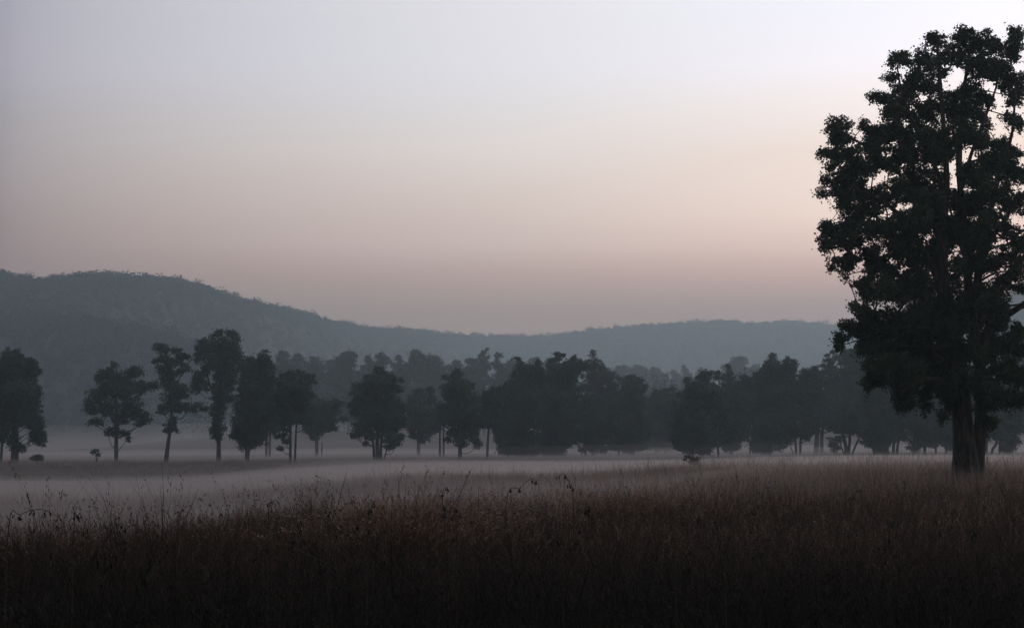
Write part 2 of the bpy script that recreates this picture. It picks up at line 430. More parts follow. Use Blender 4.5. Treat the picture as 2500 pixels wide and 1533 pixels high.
# ------------------------------------------------------------------ the front row across the meadow
G1 = 'trees of the misty meadow'
def tr(*a, **k): return make_tree('tree', *a, group=G1, **k)
tr(200, (36,1120), [(28,868,24,18),(8,890,20,18),(70,888,24,16),(96,905,8,8),(40,925,55,28),(45,965,55,35),(88,950,14,16),(20,1005,45,40),(75,1010,30,35),(95,1045,14,24),(98,1075,12,18),(84,1065,14,12),(46,1092,18,12),(12,1060,20,22),(-30,930,50,50),(-50,1000,50,50),(-30,870,30,25),(-70,960,35,40)],
   [[(36,1120,20),(37,1060,17),(36,990,14),(30,900,8)], [(2,1122,7),(6,1070,6),(14,1000,4)]], 'dense dark tree on the far left cut by the photo edge, thick trunk', leaf=.27, seed=1)
tr(205, (284,1112), [(281,893,9,10),(258,913,22,14),(244,925,12,10),(335,908,16,15),(318,915,14,10),(290,930,45,20),(300,955,48,22),(252,955,28,18),(228,968,20,14),(350,945,22,15),(378,943,16,7),(222,995,16,22),(262,995,32,22),(322,995,30,20),(350,1020,16,16),(330,1012,16,14),(236,1028,14,10),(222,1032,8,8),(345,1035,14,9),(296,1018,26,14),(275,1052,20,10),(305,1058,14,8),(312,1070,8,7),(262,1058,6,6)],
   [[(284,1112,10),(284,1070,9),(287,1030,8),(284,980,7),(280,920,4)], [(287,1035,6),(300,1010,5),(325,985,3)], [(284,1040,6),(268,1015,4),(245,985,3)]], 'small rounded tree standing alone, one short straight trunk, left part of the meadow', leaf=.25, fill=False, cover=5.2, seed=2, pr=.5)
tr(195, (404,1122), [(392,849,18,5),(408,853,16,8),(428,856,12,7),(440,852,6,4),(400,873,16,12),(415,885,20,13),(378,882,11,6),(446,868,14,4),(458,871,9,3),(434,880,12,7),(396,900,16,9),(415,915,24,13),(444,888,10,6),(452,900,14,6),(440,906,12,6),(412,930,20,8),(400,922,12,7),(425,948,24,12),(450,948,14,10),(400,941,12,5),(418,970,28,14),(445,965,14,8),(404,995,16,7),(430,993,26,8),(462,997,20,5),(485,990,14,4),(500,997,12,3),(395,1008,10,3),(420,1033,12,10),(408,1050,10,4),(428,1050,10,4),(418,1047,10,8),(400,1036,4,3),(425,1025,8,8)],
   [[(404,1122,13),(410,1085,9),(417,1040,8),(420,990,7),(420,930,6),(412,870,3)], [(420,1000,4),(450,1000,3),(490,1004,2)], [(420,960,4),(440,920,3),(470,870,2)]], 'slender crooked tree with ragged shelf-like crown and leaning trunk, beside the tall tree', leaf=.22, fill=False, cover=5.2, seed=3, pr=.38)
tr(205, (534,1112), [(535,812,9,11),(521,820,8,8),(565,818,15,12),(576,828,8,12),(548,828,10,10),(500,842,18,16),(486,855,12,14),(530,845,26,18),(562,848,22,20),(510,868,30,20),(550,873,30,20),(580,868,10,22),(590,895,4,10),(482,875,10,10),(520,892,26,12),(560,897,26,16),(500,905,16,12),(545,918,28,14),(488,925,20,20),(476,945,16,14),(500,945,10,10),(562,930,22,18),(534,948,22,16),(540,975,22,18),(560,955,12,14),(532,1002,18,16),(528,1025,14,16),(538,1045,14,14),(532,1065,12,14),(524,1050,10,16),(566,975,10,10)],
   [[(534,1112,13),(534,1080,10),(533,1030,9),(536,980,9),(538,920,8),(532,840,4)], [(538,960,6),(560,930,5),(572,870,3)], [(534,985,5),(512,940,5),(500,880,3)]], 'tallest tree of the left group, high crown of lobes, leafy column around its trunk', leaf=.25, fill=False, cover=5.2, seed=4, pr=.5)
tr(200, (600,1115), [(645,872,12,14),(655,885,11,14),(632,885,12,10),(606,883,16,12),(594,895,10,10),(618,900,26,14),(648,905,24,16),(625,925,40,18),(660,925,12,16),(605,945,30,20),(645,950,32,22),(620,975,45,22),(600,1000,28,22),(645,1000,35,25),(670,985,20,20),(595,1030,28,20),(630,1035,35,22),(580,1055,16,16),(568,1065,9,9),(600,1062,28,20),(600,1085,22,14),(628,1075,24,16),(640,1058,16,14)],
   [[(603,1115,12),(606,1060,11),(612,1000,10),(620,940,8),(640,885,4)], [(606,1050,6),(640,1000,5),(655,930,3)]], 'bushy tree leafed almost to the ground, just right of the tallest left tree', leaf=.26, seed=5)
tr(190, (714,1122), [(712,912,14,6),(728,912,14,7),(700,922,18,8),(745,925,22,7),(764,932,10,4),(720,930,22,10),(690,940,24,12),(735,945,26,10),(715,960,38,15),(758,962,14,5),(690,972,28,14),(740,975,24,12),(710,995,42,16),(675,1000,22,18),(745,1000,24,16),(700,1020,32,12),(735,1022,26,12),(680,1030,22,8),(690,1063,13,5),(676,1062,9,4),(698,1080,9,8),(683,1096,10,4),(752,1030,16,10),(700,1048,12,6),(668,1020,20,14)],
   [[(709,1122,7),(709,1070,6),(710,1010,5),(714,930,3)], [(720,1122,6),(722,1070,5),(726,1000,4),(735,930,3)]], 'twin-trunked tree with thin parallel stems and flat layered crown', leaf=.24, fill=False, cover=5.2, seed=6, pr=.42)
tr(260, (775,1118), [(778,992,30,12),(812,985,20,4),(832,985,12,4),(795,1003,26,10),(770,1018,34,16),(805,1025,22,12),(835,1022,10,4),(820,1005,14,4),(760,1045,24,14),(790,1045,26,12),(815,1042,14,8),(768,1066,12,8),(745,1000,24,20)],
   [[(774,1118,9),(773,1075,8),(775,1030,7),(790,990,4)], [(773,1070,5),(800,1030,4),(830,990,3)], [(785,1118,4),(786,1080,3)]], 'low wide-spreading paler tree behind the flat layered one, open branches to the right', leaf=.27, seed=7, pr=.5)
tr(255, (650,1112), [(640,960,30,30),(655,1000,30,30),(660,1040,26,22),(640,1025,20,20),(680,1040,16,14)], [[(650,1112,6),(651,1060,6),(650,990,4)], [(658,1112,6),(660,1050,5),(664,1000,3)]],
   'pale tree with two thin trunks half hidden behind the bushy left tree', leaf=.28, seed=8)
tr(200, (922,1122), [(924,907,14,9),(936,915,14,9),(897,922,16,6),(912,925,16,8),(952,925,15,11),(977,928,10,6),(925,940,34,12),(880,945,22,8),(866,958,14,8),(950,950,28,14),(905,962,42,16),(978,950,8,8),(865,985,18,12),(935,985,45,22),(890,1000,38,22),(965,1000,24,22),(862,1012,14,8),(930,1025,50,22),(885,1040,28,14),(970,1035,20,18),(862,1062,10,5),(878,1058,18,8),(905,1060,24,10),(955,1070,22,10),(968,1085,14,8),(890,1082,9,5),(950,1090,12,8),(975,1068,10,8),(945,1050,24,14)],
   [[(922,1122,10),(921,1080,9),(922,1020,8),(925,920,4)], [(930,1122,8),(931,1075,6),(945,1010,4)], [(914,1122,7),(910,1075,6),(895,1020,4)], [(934,1105,4),(948,1085,3)]], 'broad rounded tree with cluster of stems, standing apart, middle left', leaf=.25, fill=False, cover=5.4, seed=9, pr=.5)
tr(265, (1022,1118), [(1022,958,14,10),(1048,955,12,10),(1010,975,18,14),(1045,978,24,14),(1005,1005,25,20),(1040,1010,30,22),(1070,1005,16,24),(1020,1040,30,20),(1055,1042,26,18),(1030,1068,24,10),(1010,1062,12,8),(1000,1035,18,14),(1065,1030,14,14)],
   [[(1022,1118,9),(1022,1070,8),(1024,1020,6),(1026,965,3)]], 'paler hazy tree with single trunk between two darker rounded trees', leaf=.29, fill=False, cover=5.4, seed=10)
tr(200, (1123,1122), [(1117,908,10,9),(1116,918,14,10),(1088,922,9,4),(1106,930,20,10),(1130,932,12,8),(1110,948,34,14),(1145,942,12,10),(1125,965,42,18),(1098,975,18,16),(1150,975,24,18),(1120,1000,44,22),(1155,1005,26,20),(1100,1025,28,20),(1140,1035,40,18),(1170,1030,16,18),(1100,1055,18,10),(1095,1072,10,7),(1130,1062,28,14),(1155,1070,14,12),(1166,1085,9,11),(1125,1080,18,10),(1160,1050,16,12),(1085,1000,12,18)],
   [[(1123,1122,10),(1123,1080,9),(1121,1020,8),(1117,920,4)], [(1122,1060,5),(1150,1010,4)]], 'round-topped dark tree right of two thin bare poles, drooping lower foliage on its right', leaf=.25, fill=False, cover=5.4, seed=11)
tr(230, (1078,1120), [(1078,1000,12,12),(1084,1020,12,12),(1074,1030,10,10)], [[(1074,1120,5),(1074,1060,5),(1076,1000,3)], [(1083,1120,5),(1083,1060,4),(1082,1000,3)]],
   'pair of thin bare pole trunks rising side by side under the foliage', leaf=.26, seed=12)
tr(210, (1189,1124), [(1205,955,20,8),(1190,962,12,8),(1222,950,10,8),(1195,980,22,14),(1215,980,18,14),(1185,1005,18,18),(1210,1010,20,20),(1195,1035,22,14),(1210,1050,12,10),(1180,1030,12,12)],
   [[(1189,1124,6),(1191,1080,6),(1194,1030,5),(1200,965,3)]], 'narrow tree on one thin straight trunk at the left end of the dense wood', leaf=.26, seed=13)
tr(225, (1275,1124), [(1264,878,7,9),(1268,892,13,10),(1282,902,12,10),(1315,884,8,12),(1312,902,14,10),(1298,898,6,6),(1262,912,16,10),(1290,918,24,12),(1318,920,16,12),(1262,932,20,10),(1295,938,36,14),(1240,945,16,12),(1222,955,16,10),(1206,965,12,8),(1250,965,34,18),(1295,970,40,22),(1225,985,26,18),(1270,1000,45,24),(1235,1020,35,24),(1290,1030,45,26),(1250,1055,38,24),(1222,1070,18,14),(1285,1075,42,22),(1240,1090,24,16),(1270,1100,35,14),(1310,1100,20,10),(1228,1100,14,10)],
   [[(1275,1124,14),(1275,1080,12),(1278,1000,10),(1280,900,5)], [(1240,1122,6),(1242,1070,5)]], 'big dark tree with spiky twin tops, leafed to the ground, left half of dense wood', leaf=.26, seed=14)
tr(235, (1352,1124), [(1362,866,10,6),(1372,866,6,7),(1362,878,8,6),(1345,884,12,5),(1340,895,8,8),(1358,893,14,8),(1384,887,8,6),(1402,876,10,8),(1398,888,12,7),(1378,900,20,8),(1350,908,16,8),(1422,892,24,10),(1408,902,16,9),(1370,915,30,10),(1340,928,24,12),(1375,935,35,12),(1402,925,10,9),(1350,955,40,18),(1395,955,28,14),(1340,985,38,22),(1385,985,36,22),(1350,1015,45,24),(1400,1015,34,22),(1345,1045,40,24),(1385,1050,35,20),(1340,1075,32,18),(1355,1098,30,14),(1335,1105,18,10),(1372,1085,22,12),(1400,1070,24,14)],
   [[(1352,1124,12),(1352,1070,11),(1358,1000,10),(1366,900,5)], [(1356,980,6),(1395,920,4),(1405,880,3)]], 'big dark tree beside the spiky one, upright tufts and a round knob on top', leaf=.26, seed=15)
tr(290, (1455,1112), [(1446,866,9,9),(1436,882,8,7),(1455,884,12,9),(1470,893,10,7),(1440,898,16,9),(1460,905,20,9),(1482,905,10,7),(1492,918,18,10),(1445,922,28,12),(1475,925,22,10),(1512,925,10,7),(1432,945,24,14),(1465,948,24,12),(1498,942,16,9),(1500,962,16,10),(1450,975,35,20),(1485,990,24,18),(1450,1010,30,22)],
   [[(1455,1112,8),(1456,1040,8),(1458,960,6),(1448,880,4)], [(1457,1000,5),(1485,940,4),(1494,915,3)], [(1458,980,4),(1435,920,3)]], 'pale gauzy tree with forked see-through top above the middle of the wood', leaf=.30, seed=16, cover=4.0, mat=M_LEAF3)
tr(245, (1430,1122), [(1430,975,24,14),(1455,985,26,16),(1425,1005,28,18),(1465,1010,30,20),(1440,1035,38,22),(1480,1040,24,20),(1425,1060,30,18),(1460,1070,35,18),(1440,1088,26,10),(1470,1096,16,8),(1420,1096,10,6)],
   [[(1430,1122,7),(1430,1080,7),(1440,1020,5)], [(1446,1120,5),(1452,1085,5),(1470,1030,3)], [(1418,1118,4),(1426,1085,3)]], 'low dark tree with several leaning stems below the pale gauzy one', leaf=.27, seed=17)
tr(250, (1545,1120), [(1532,921,9,5),(1545,925,13,7),(1560,934,14,8),(1574,943,9,5),(1530,935,14,7),(1545,945,24,9),(1518,958,12,7),(1560,955,18,9),(1535,965,22,9),(1515,985,28,16),(1555,985,28,16),(1505,1010,30,20),(1545,1015,36,22),(1510,1045,34,22),(1560,1050,32,22),(1520,1075,35,18),(1560,1085,26,14),(1500,1090,20,10),(1535,1098,20,10),(1480,1010,16,20)],
   [[(1545,1120,10),(1545,1070,9),(1545,1000,7),(1548,935,4)], [(1510,1118,5),(1512,1080,4),(1520,1030,3)], [(1440,1112,4),(1460,1080,4),(1490,1040,3)]], 'tree with small dark overhanging cap on top, middle of the dense wood', leaf=.26, seed=18)
tr(285, (1625,1120), [(1605,958,12,6),(1625,955,12,7),(1640,950,10,6),(1600,972,24,10),(1635,972,26,12),(1615,995,38,16),(1645,1000,22,18),(1600,1025,34,20),(1640,1030,32,20),(1610,1055,38,20),(1645,1060,26,18),(1605,1085,30,14),(1635,1090,24,12),(1580,1035,20,20),(1585,1080,18,14)],
   [[(1625,1120,8),(1622,1060,7),(1622,1000,5),(1625,960,3)], [(1600,1118,5),(1598,1075,4)]], 'low-topped tree filling the dip in the wood skyline before the broad domed trees', leaf=.27, seed=19)
tr(205, (1715,1124), [(1679,928,8,10),(1686,940,10,8),(1720,910,10,6),(1735,913,10,6),(1708,920,10,6),(1725,922,12,5),(1754,907,6,5),(1750,918,10,5),(1700,938,14,7),(1725,940,22,9),(1695,952,30,12),(1745,945,16,8),(1735,962,36,14),(1670,962,16,10),(1690,985,42,18),(1745,990,38,18),(1670,1010,36,22),(1715,1020,45,24),(1665,1045,36,22),(1750,1035,36,24),(1700,1060,48,22),(1655,1070,26,16),(1740,1070,36,18),(1690,1090,36,14),(1720,1098,20,10),(1665,1092,18,9),(1790,1060,24,18)],
   [[(1715,1124,13),(1715,1080,11),(1718,1010,9),(1722,930,4)], [(1690,1122,6),(1692,1080,5),(1680,1020,3)], [(1755,1120,6),(1752,1080,5)]], 'broad domed dark tree with lacy top twigs, behind the small arching shrub', leaf=.26, seed=20)
tr(245, (1800,1122), [(1776,898,6,8),(1779,910,9,9),(1770,922,10,8),(1785,925,10,9),(1778,940,20,10),(1812,920,10,7),(1825,930,16,7),(1838,928,8,7),(1812,940,18,9),(1790,960,28,14),(1830,958,26,14),(1800,985,38,18),(1780,1010,30,20),(1825,1015,32,22),(1795,1040,35,20),(1775,1065,28,18),(1805,1065,22,14),(1780,1090,24,12),(1795,1090,12,8)],
   [[(1785,1122,9),(1786,1080,8),(1795,1010,7),(1780,910,3)], [(1790,1060,5),(1815,1000,4),(1824,935,3)]], 'tree with two small knobbed tops left of the steep cone-topped one', leaf=.26, seed=21)
tr(230, (1880,1122), [(1884,872,10,7),(1876,885,12,9),(1894,885,10,8),(1884,897,20,10),(1866,905,12,9),(1846,912,8,7),(1850,922,14,8),(1900,905,14,9),(1880,920,30,12),(1922,880,12,7),(1938,886,8,8),(1918,893,12,8),(1934,902,13,10),(1926,918,18,12),(1858,940,24,12),(1900,942,36,14),(1938,940,12,14),(1880,965,42,16),(1930,970,26,18),(1850,975,20,16),(1890,995,46,20),(1850,1015,30,20),(1930,1005,26,20),(1880,1030,45,22),(1845,1055,26,18),(1915,1045,32,18),(1870,1070,36,18),(1900,1085,24,14),(1860,1095,24,12),(1840,1090,12,10)],
   [[(1880,1122,13),(1880,1070,12),(1882,1000,10),(1884,890,4)], [(1881,1020,7),(1915,960,6),(1924,890,3)], [(1828,1122,4),(1832,1090,4),(1824,1060,3)]], 'steep cone-topped dark tree with a second rounded top on its right', leaf=.26, seed=22)
tr(235, (1946,1120), [(1966,906,10,6),(1990,900,12,6),(1980,912,14,6),(1962,920,14,8),(2000,915,12,7),(1982,930,26,9),(1955,940,16,10),(2005,935,14,8),(1975,952,32,14),(1960,980,30,18),(2000,985,30,20),(1970,1015,35,20),(1950,1045,28,18),(1990,1045,20,12),(1930,1065,16,8),(1965,1070,12,10),(1925,1078,12,5)],
   [[(1943,1120,7),(1943,1085,6),(1938,1040,5),(1960,960,4),(1975,905,3)], [(1954,1120,6),(1955,1070,6),(1965,1010,4),(1985,920,3)], [(1940,1095,3),(1925,1075,2),(1915,1070,2)]], 'open ragged tree with a close pair of trunks and gap of fog beside them', leaf=.27, seed=23, cover=5)
tr(265, (2005,1120), [(2020,868,6,6),(2034,860,9,7),(2025,880,13,9),(2044,873,8,7),(2012,896,10,8),(2035,897,14,8),(2055,885,10,9),(2014,912,16,9),(2045,912,18,10),(2062,862,14,9),(2070,880,14,9),(2095,858,18,12),(2080,898,20,12),(2110,885,20,14),(2020,935,28,12),(2060,935,34,14),(2100,925,30,18),(2030,960,38,16),(2085,965,40,22),(2020,990,34,20),(2065,1000,36,20),(2010,1020,26,14),(2045,1030,28,12),(2100,1010,30,24),(2030,1045,16,8)],
   [[(1993,1122,14),(1994,1080,12),(2000,1010,10),(2025,930,7),(2034,870,3)], [(2007,1120,9),(2007,1060,9),(2020,990,7),(2060,880,3)], [(2010,1010,6),(2070,940,5),(2095,870,3)]], 'tall hazy tree with see-through lobed top and thick trunk, partly behind the big tree', leaf=.26, seed=24, cover=5.5)
tr(220, (2068,1120), [(2040,1045,16,10),(2060,1055,20,8),(2085,1040,24,14),(2060,1020,30,18),(2050,1070,10,6),(2100,1050,20,14),(2035,1085,10,7),(2110,1030,24,18)],
   [[(2068,1122,14),(2066,1095,10),(2058,1060,6),(2050,1020,4)], [(2070,1120,9),(2074,1080,7),(2078,1040,4)], [(2074,1108,5),(2090,1085,5),(2100,1060,3)], [(2064,1100,4),(2048,1070,3)]], 'fan-shaped tree splitting into several stems low down, left of the big trunk', leaf=.25, seed=25)
tr(225, (2036,1120), [(2030,1085,10,7),(2022,1070,8,6),(2040,1075,9,7),(2045,1095,10,7),(2032,1100,10,6)], [[(2036,1120,4),(2036,1095,3),(2030,1070,2)], [(2040,1118,3),(2046,1080,2)]],
   'scrubby small tree of thin twigs in the fog gap beside the fan-shaped tree', cat='tree', leaf=.2, seed=26, cover=2.0)
for k, (bx, lab, cl, st) in enumerate([
    (2135, 'dense dark tree leafed to the grass, left of the three slim trunks', [(2130,900,34,26),(2165,930,34,24),(2130,950,36,28),(2160,985,40,28),(2125,1000,34,28),(2140,1040,40,28),(2165,1060,30,20),(2120,1070,26,22),(2145,1085,26,18),(2155,1100,16,12),(2115,1040,24,24)], [[(2135,1120,10),(2136,1050,9),(2140,940,5)]]),
    (2175, 'tree with three slim trunks showing against the fog, left of the big trunk', [(2175,890,34,24),(2210,910,30,24),(2180,940,40,26),(2215,965,36,26),(2180,1000,42,28),(2210,1030,36,26),(2175,1055,32,16),(2200,1062,22,10)], [[(2166,1122,8),(2167,1080,7),(2172,1000,5)], [(2182,1122,9),(2182,1080,7),(2190,1000,5)], [(2190,1122,9),(2192,1085,6),(2204,1050,4)]]),
    (2245, 'dark tree whose low crown fills the space just left of the big trunk', [(2240,900,36,26),(2275,930,34,26),(2240,960,40,28),(2280,990,36,28),(2240,1020,42,28),(2280,1045,34,24),(2250,1070,34,18),(2230,1092,20,9),(2275,1085,16,10)], [[(2230,1122,7),(2232,1060,6),(2240,960,4)], [(2258,1122,8),(2258,1060,7),(2262,960,4)], [(2285,1122,6),(2284,1070,5)]]),
    (2320, 'dark tree standing behind the big trunk', [(2310,920,34,26),(2345,950,34,26),(2310,980,38,28),(2350,1020,36,28),(2310,1050,36,24),(2320,1085,24,14)], [[(2310,1122,8),(2312,1040,7),(2320,960,4)]]),
    (2405, 'tree with slanting stem between two narrow fog gaps, right of the big trunk', [(2390,930,34,26),(2425,950,36,26),(2395,980,38,28),(2430,1010,38,28),(2400,1045,36,24),(2435,1058,28,16),(2395,1075,14,10)], [[(2418,1122,8),(2424,1095,7),(2436,1070,6),(2430,980,4)], [(2408,1122,7),(2408,1060,6),(2402,980,4)], [(2440,1122,6),(2441,1080,5)]]),
    (2465, 'dense dark tree before the last narrow fog gap at the right edge', [(2460,930,34,26),(2460,970,36,28),(2480,1010,34,28),(2455,1045,34,24),(2470,1075,22,14),(2455,1095,18,10)], [[(2466,1122,10),(2466,1060,9),(2465,960,5)]]),
    (2510, 'dark tree cut off by the right photo edge', [(2510,920,34,26),(2540,950,36,26),(2510,980,38,28),(2550,1010,36,28),(2515,1040,32,24),(2545,1070,30,18)], [[(2510,1122,12),(2512,1060,10),(2516,950,5)]])]):
    tr(215 + 6 * ((k * 5) % 4), (bx, 1120), cl, st, lab, leaf=.27, seed=40 + k)
# saplings and shrubs in the meadow
tr(185, (235,1120), [(230,1104,8,4),(240,1108,7,4),(234,1100,6,3)], [[(235,1122,3),(235,1108,2),(234,1102,1)], [(236,1118,2),(242,1107,1)]], 'tiny round sapling on a thin stem in the fog left of the small rounded tree', leaf=.16, seed=60, sink=.1, base_off=.7, limb_r=.02, pr=.25)
make_tree('shrub', 190, (92,1122), [(85,1120,12,7),(98,1118,12,6),(90,1114,7,4)], [[(92,1126,3),(92,1118,2),(90,1112,1)]], 'low fog-faded bush at the foot of the far left tree', leaf=.16, seed=61, cat='shrub', base_off=.3, limb_r=.02, pr=.25)
make_tree('shrub', 108, (1692,1132), [(1690,1120,10,5),(1680,1116,8,4),(1700,1122,8,6),(1686,1126,8,5),(1697,1130,8,5),(1672,1122,5,2)], [[(1694,1140,3),(1694,1126,2),(1684,1115,1)], [(1694,1130,2),(1702,1120,1)]], 'small arching shrub above the grass below the broad domed tree', leaf=.11, cover=3.5, mat=M_LEAF3, seed=62, cat='shrub', base_off=.3, limb_r=.01, pr=.16)

# ------------------------------------------------------------------ the pale back row
G2 = 'pale trees of the back row'
back = [(690,858,28,520,'leftmost pale tree top of the back row, above the twin-trunked tree'),
 (728,862,22,560,'pale tree second from the left in the back row, narrow round top'),
 (765,872,28,540,'pale tree with small spiky top over the gap right of the layered tree'),
 (808,878,24,570,'low pale tree before the wide dome in the back row'),
 (850,860,40,520,'widest domed pale tree of the back row, left of the broad rounded tree'),
 (898,870,22,560,'pale tree top just left above the broad rounded tree'),
 (932,862,26,530,'pale twin-topped tree directly above the broad rounded tree'),
 (972,868,20,560,'small round pale top right above the broad rounded tree'),
 (1012,858,36,520,'wide pale tree above the hazy single-trunk tree'),
 (1062,872,30,540,'flat-topped pale tree left above the round-topped dark tree'),
 (1112,880,28,560,'pale dome straight behind the round-topped dark tree'),
 (1155,876,26,520,'pale shoulder tree left of the forked high top'),
 (1182,850,17,500,'high forked pale top standing above its back row neighbours'),
 (1214,862,20,505,'square pale top touching the high forked one on its right'),
 (1245,880,26,540,'low pale tree beside the spiky twin tops of the dense wood'),
 (1305,872,26,560,'pale dome peeping between the two big dark trees'),
 (1345,876,26,570,'pale strip of crown behind the tufted top of the dense wood'),
 (1512,895,28,600,'first pale tree right of the gauzy forked one'),
 (1556,892,30,620,'pale tree above the dark overhanging cap'),
 (1602,897,30,610,'pale tree over the dip in the wood skyline, left one'),
 (1645,905,26,640,'pale tree over the dip in the wood skyline, right one'),
 (1670,893,18,620,'small pale round top left above the lacy dome'),
 (1712,900,22,650,'pale top above the lacy twigs of the broad dome'),
 (1803,872,34,600,'high pale dome between the knobbed tops and the cone-topped tree'),
 (1845,890,22,640,'pale low shoulder left of the cone-topped tree'),
 (1975,905,26,650,'faint pale tree above the open ragged tree'),
 (2125,800,50,420,'faint tall tree whose grey top shows left of the big crown'),
 (2480,800,40,430,'faint grey tree seen through the right side of the big crown')]
for k, (x, top, hw, Y, lab) in enumerate(back):
    if 1500 < x < 2000: Y *= 1.35
    R = np.random.default_rng(300 + k); cl = []
    H = 1050 - top
    for j in range(26):
        t = j / 25.0
        w = hw * (.55 + 1.0 * min(1, t * 2.2))
        xx = x + R.uniform(-1, 1) * w * .75; yy = top + 9 + t * H * .72 + R.uniform(-4, 4)
        r = R.uniform(.42, .62) * hw * (1.0 if t > .15 else .75)
        cl.append((xx, yy, r, r * .8))
    cl.append((x, top + 6, hw * .35, 6)); cl.append((x + R.uniform(-.4, .4) * hw, top + 3, hw * .16, 5))
    make_tree('tree', Y, (x, 1100), cl, [[(x, 1120, 7), (x + 1, 1000, 6), (x, top + 20, 3)]], lab, group=G2, leaf=.62, cover=5, seed=200 + k, twig=False, pr=1.1, limb_r=.12, base_off=-.5)

def far_wood():
    R = np.random.default_rng(15); pts = []
    for k in range(760):
        Y = R.uniform(480, 860); u = R.uniform(-.42, .42)
        if u < -.165 and R.random() < .93: continue
        x = u * Y; top = R.uniform(15, 23) + 6 * (fbm(np.array(x / 60), np.array(Y / 60)))
        pts.append((x, Y, hgt(x, Y), float(top)))
    pts = np.array(pts); m = 210; n = len(pts)
    d = R.normal(size=(n * m, 3)); d /= np.linalg.norm(d, axis=1)[:, None]
    rr = (R.random(n * m) ** .45)[:, None]
    top = np.repeat(pts[:, 3], m)
    c = np.repeat(pts[:, :3], m, 0) + d * rr * np.stack([top * .30 + 1, top * .30 + 1, top * .42], 1)
    c[:, 2] += top * .55
    V, Q = leaves(c, 1.0, R)
    tag(mesh_np('far_wood', V, Q, M_LEAF2), 'solid band of distant woodland between the back row and the hills', 'woodland', kind='stuff')
far_wood()


# ------------------------------------------------------------------ meadow grass: every blade a bent ribbon
def tuft(R, nb, h0, h1, w, spread, nseg, seed_p, tone0, tone1, lm=1.0):
    V = []; Q = []; T = []; o = 0
    for k in range(nb):
        h = R.uniform(h0, h1) * (1 if R.random() > .12 else 1.22)
        a = R.uniform(0, 2 * math.pi); lean = R.gamma(2.0, .09 * lm); curl = R.uniform(0, .55) * lm
        bx, by = R.normal(0, spread, 2)
        fa = R.uniform(0, 2 * math.pi); sx, sy = math.cos(fa), math.sin(fa)
        tone = tone0 + (tone1 - tone0) * R.random() ** 1.5
        if R.random() < .05: tone = 1.35
        s = np.linspace(0, 1, nseg + 1)
        out = h * (lean * s + curl * s ** 3 * .6); z = h * (s - .18 * curl * s ** 3)
        ww = w * R.uniform(.6, 1.4) * (1 - .8 * s)
        px = bx + out * math.cos(a); py = by + out * math.sin(a)
        L = np.stack([px - sx * ww, py - sy * ww, z], 1); Rr = np.stack([px + sx * ww, py + sy * ww, z], 1)
        VV = np.empty((2 * (nseg + 1), 3)); VV[0::2] = L; VV[1::2] = Rr
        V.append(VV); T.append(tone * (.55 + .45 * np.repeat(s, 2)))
        q = np.array([[2 * i, 2 * i + 1, 2 * i + 3, 2 * i + 2] for i in range(nseg)]) + o
        Q.append(q); o += len(VV)
        if R.random() < seed_p:      # seed head: small glumes along the nodding tip
            tip = np.array((px[-1], py[-1], z[-1])); dr = np.array((math.cos(a) * (lean + curl * 1.4), math.sin(a) * (lean + curl * 1.4), 1 - curl)); dr /= np.linalg.norm(dr)
            for j in range(7):
                c = tip - dr * .17 * R.random() * 1.3 + R.normal(0, .014, 3)
                e = R.normal(size=3); e /= np.linalg.norm(e); f = np.cross(e, dr) + .01
                f /= np.linalg.norm(f)
                g = .020; hh = .007
                V.append(np.array([c - dr * g, c + f * hh, c + dr * g, c - f * hh])); T.append(np.full(4, min(1, tone * 1.25)))
                Q.append(np.array([[0, 1, 2, 3]]) + o); o += 4
    return np.concatenate(V), np.concatenate(Q), np.concatenate(T)

def scatter(R, protos, x, y, z, sc, tonemul):
    Vs = []; Qs = []; Ts = []; o = 0
    pid = R.integers(0, len(protos), len(x)); ang = R.uniform(0, 2 * math.pi, len(x))
    for p, (V, Q, T) in enumerate(protos):
        k = np.where(pid == p)[0]
        if not len(k): continue
        c = np.cos(ang[k])[:, None]; s = np.sin(ang[k])[:, None]; q = sc[k][:, None]
        X = (V[:, 0] * c - V[:, 1] * s) * (.6 + .4 * q) + x[k][:, None]; Yy = (V[:, 0] * s + V[:, 1] * c) * (.6 + .4 * q) + y[k][:, None]; Z = V[:, 2] * q + z[k][:, None]
        Vs.append(np.stack([X, Yy, Z], -1).reshape(-1, 3))
        Qs.append((Q[None] + (np.arange(len(k)) * len(V))[:, None, None] + o).reshape(-1, 4))
        Ts.append(np.clip(T[None] * tonemul[k][:, None], 0, 1).ravel())
        o += len(k) * len(V)
    return np.concatenate(Vs), np.concatenate(Qs), np.concatenate(Ts)

def wedge(R, y0, y1, dens, umax=.46):
    n = int(umax * (y1 * y1 - y0 * y0) * dens)
    y = np.sqrt(R.uniform(y0 * y0, y1 * y1, n)); x = R.uniform(-umax, umax, n) * y
    return x, y

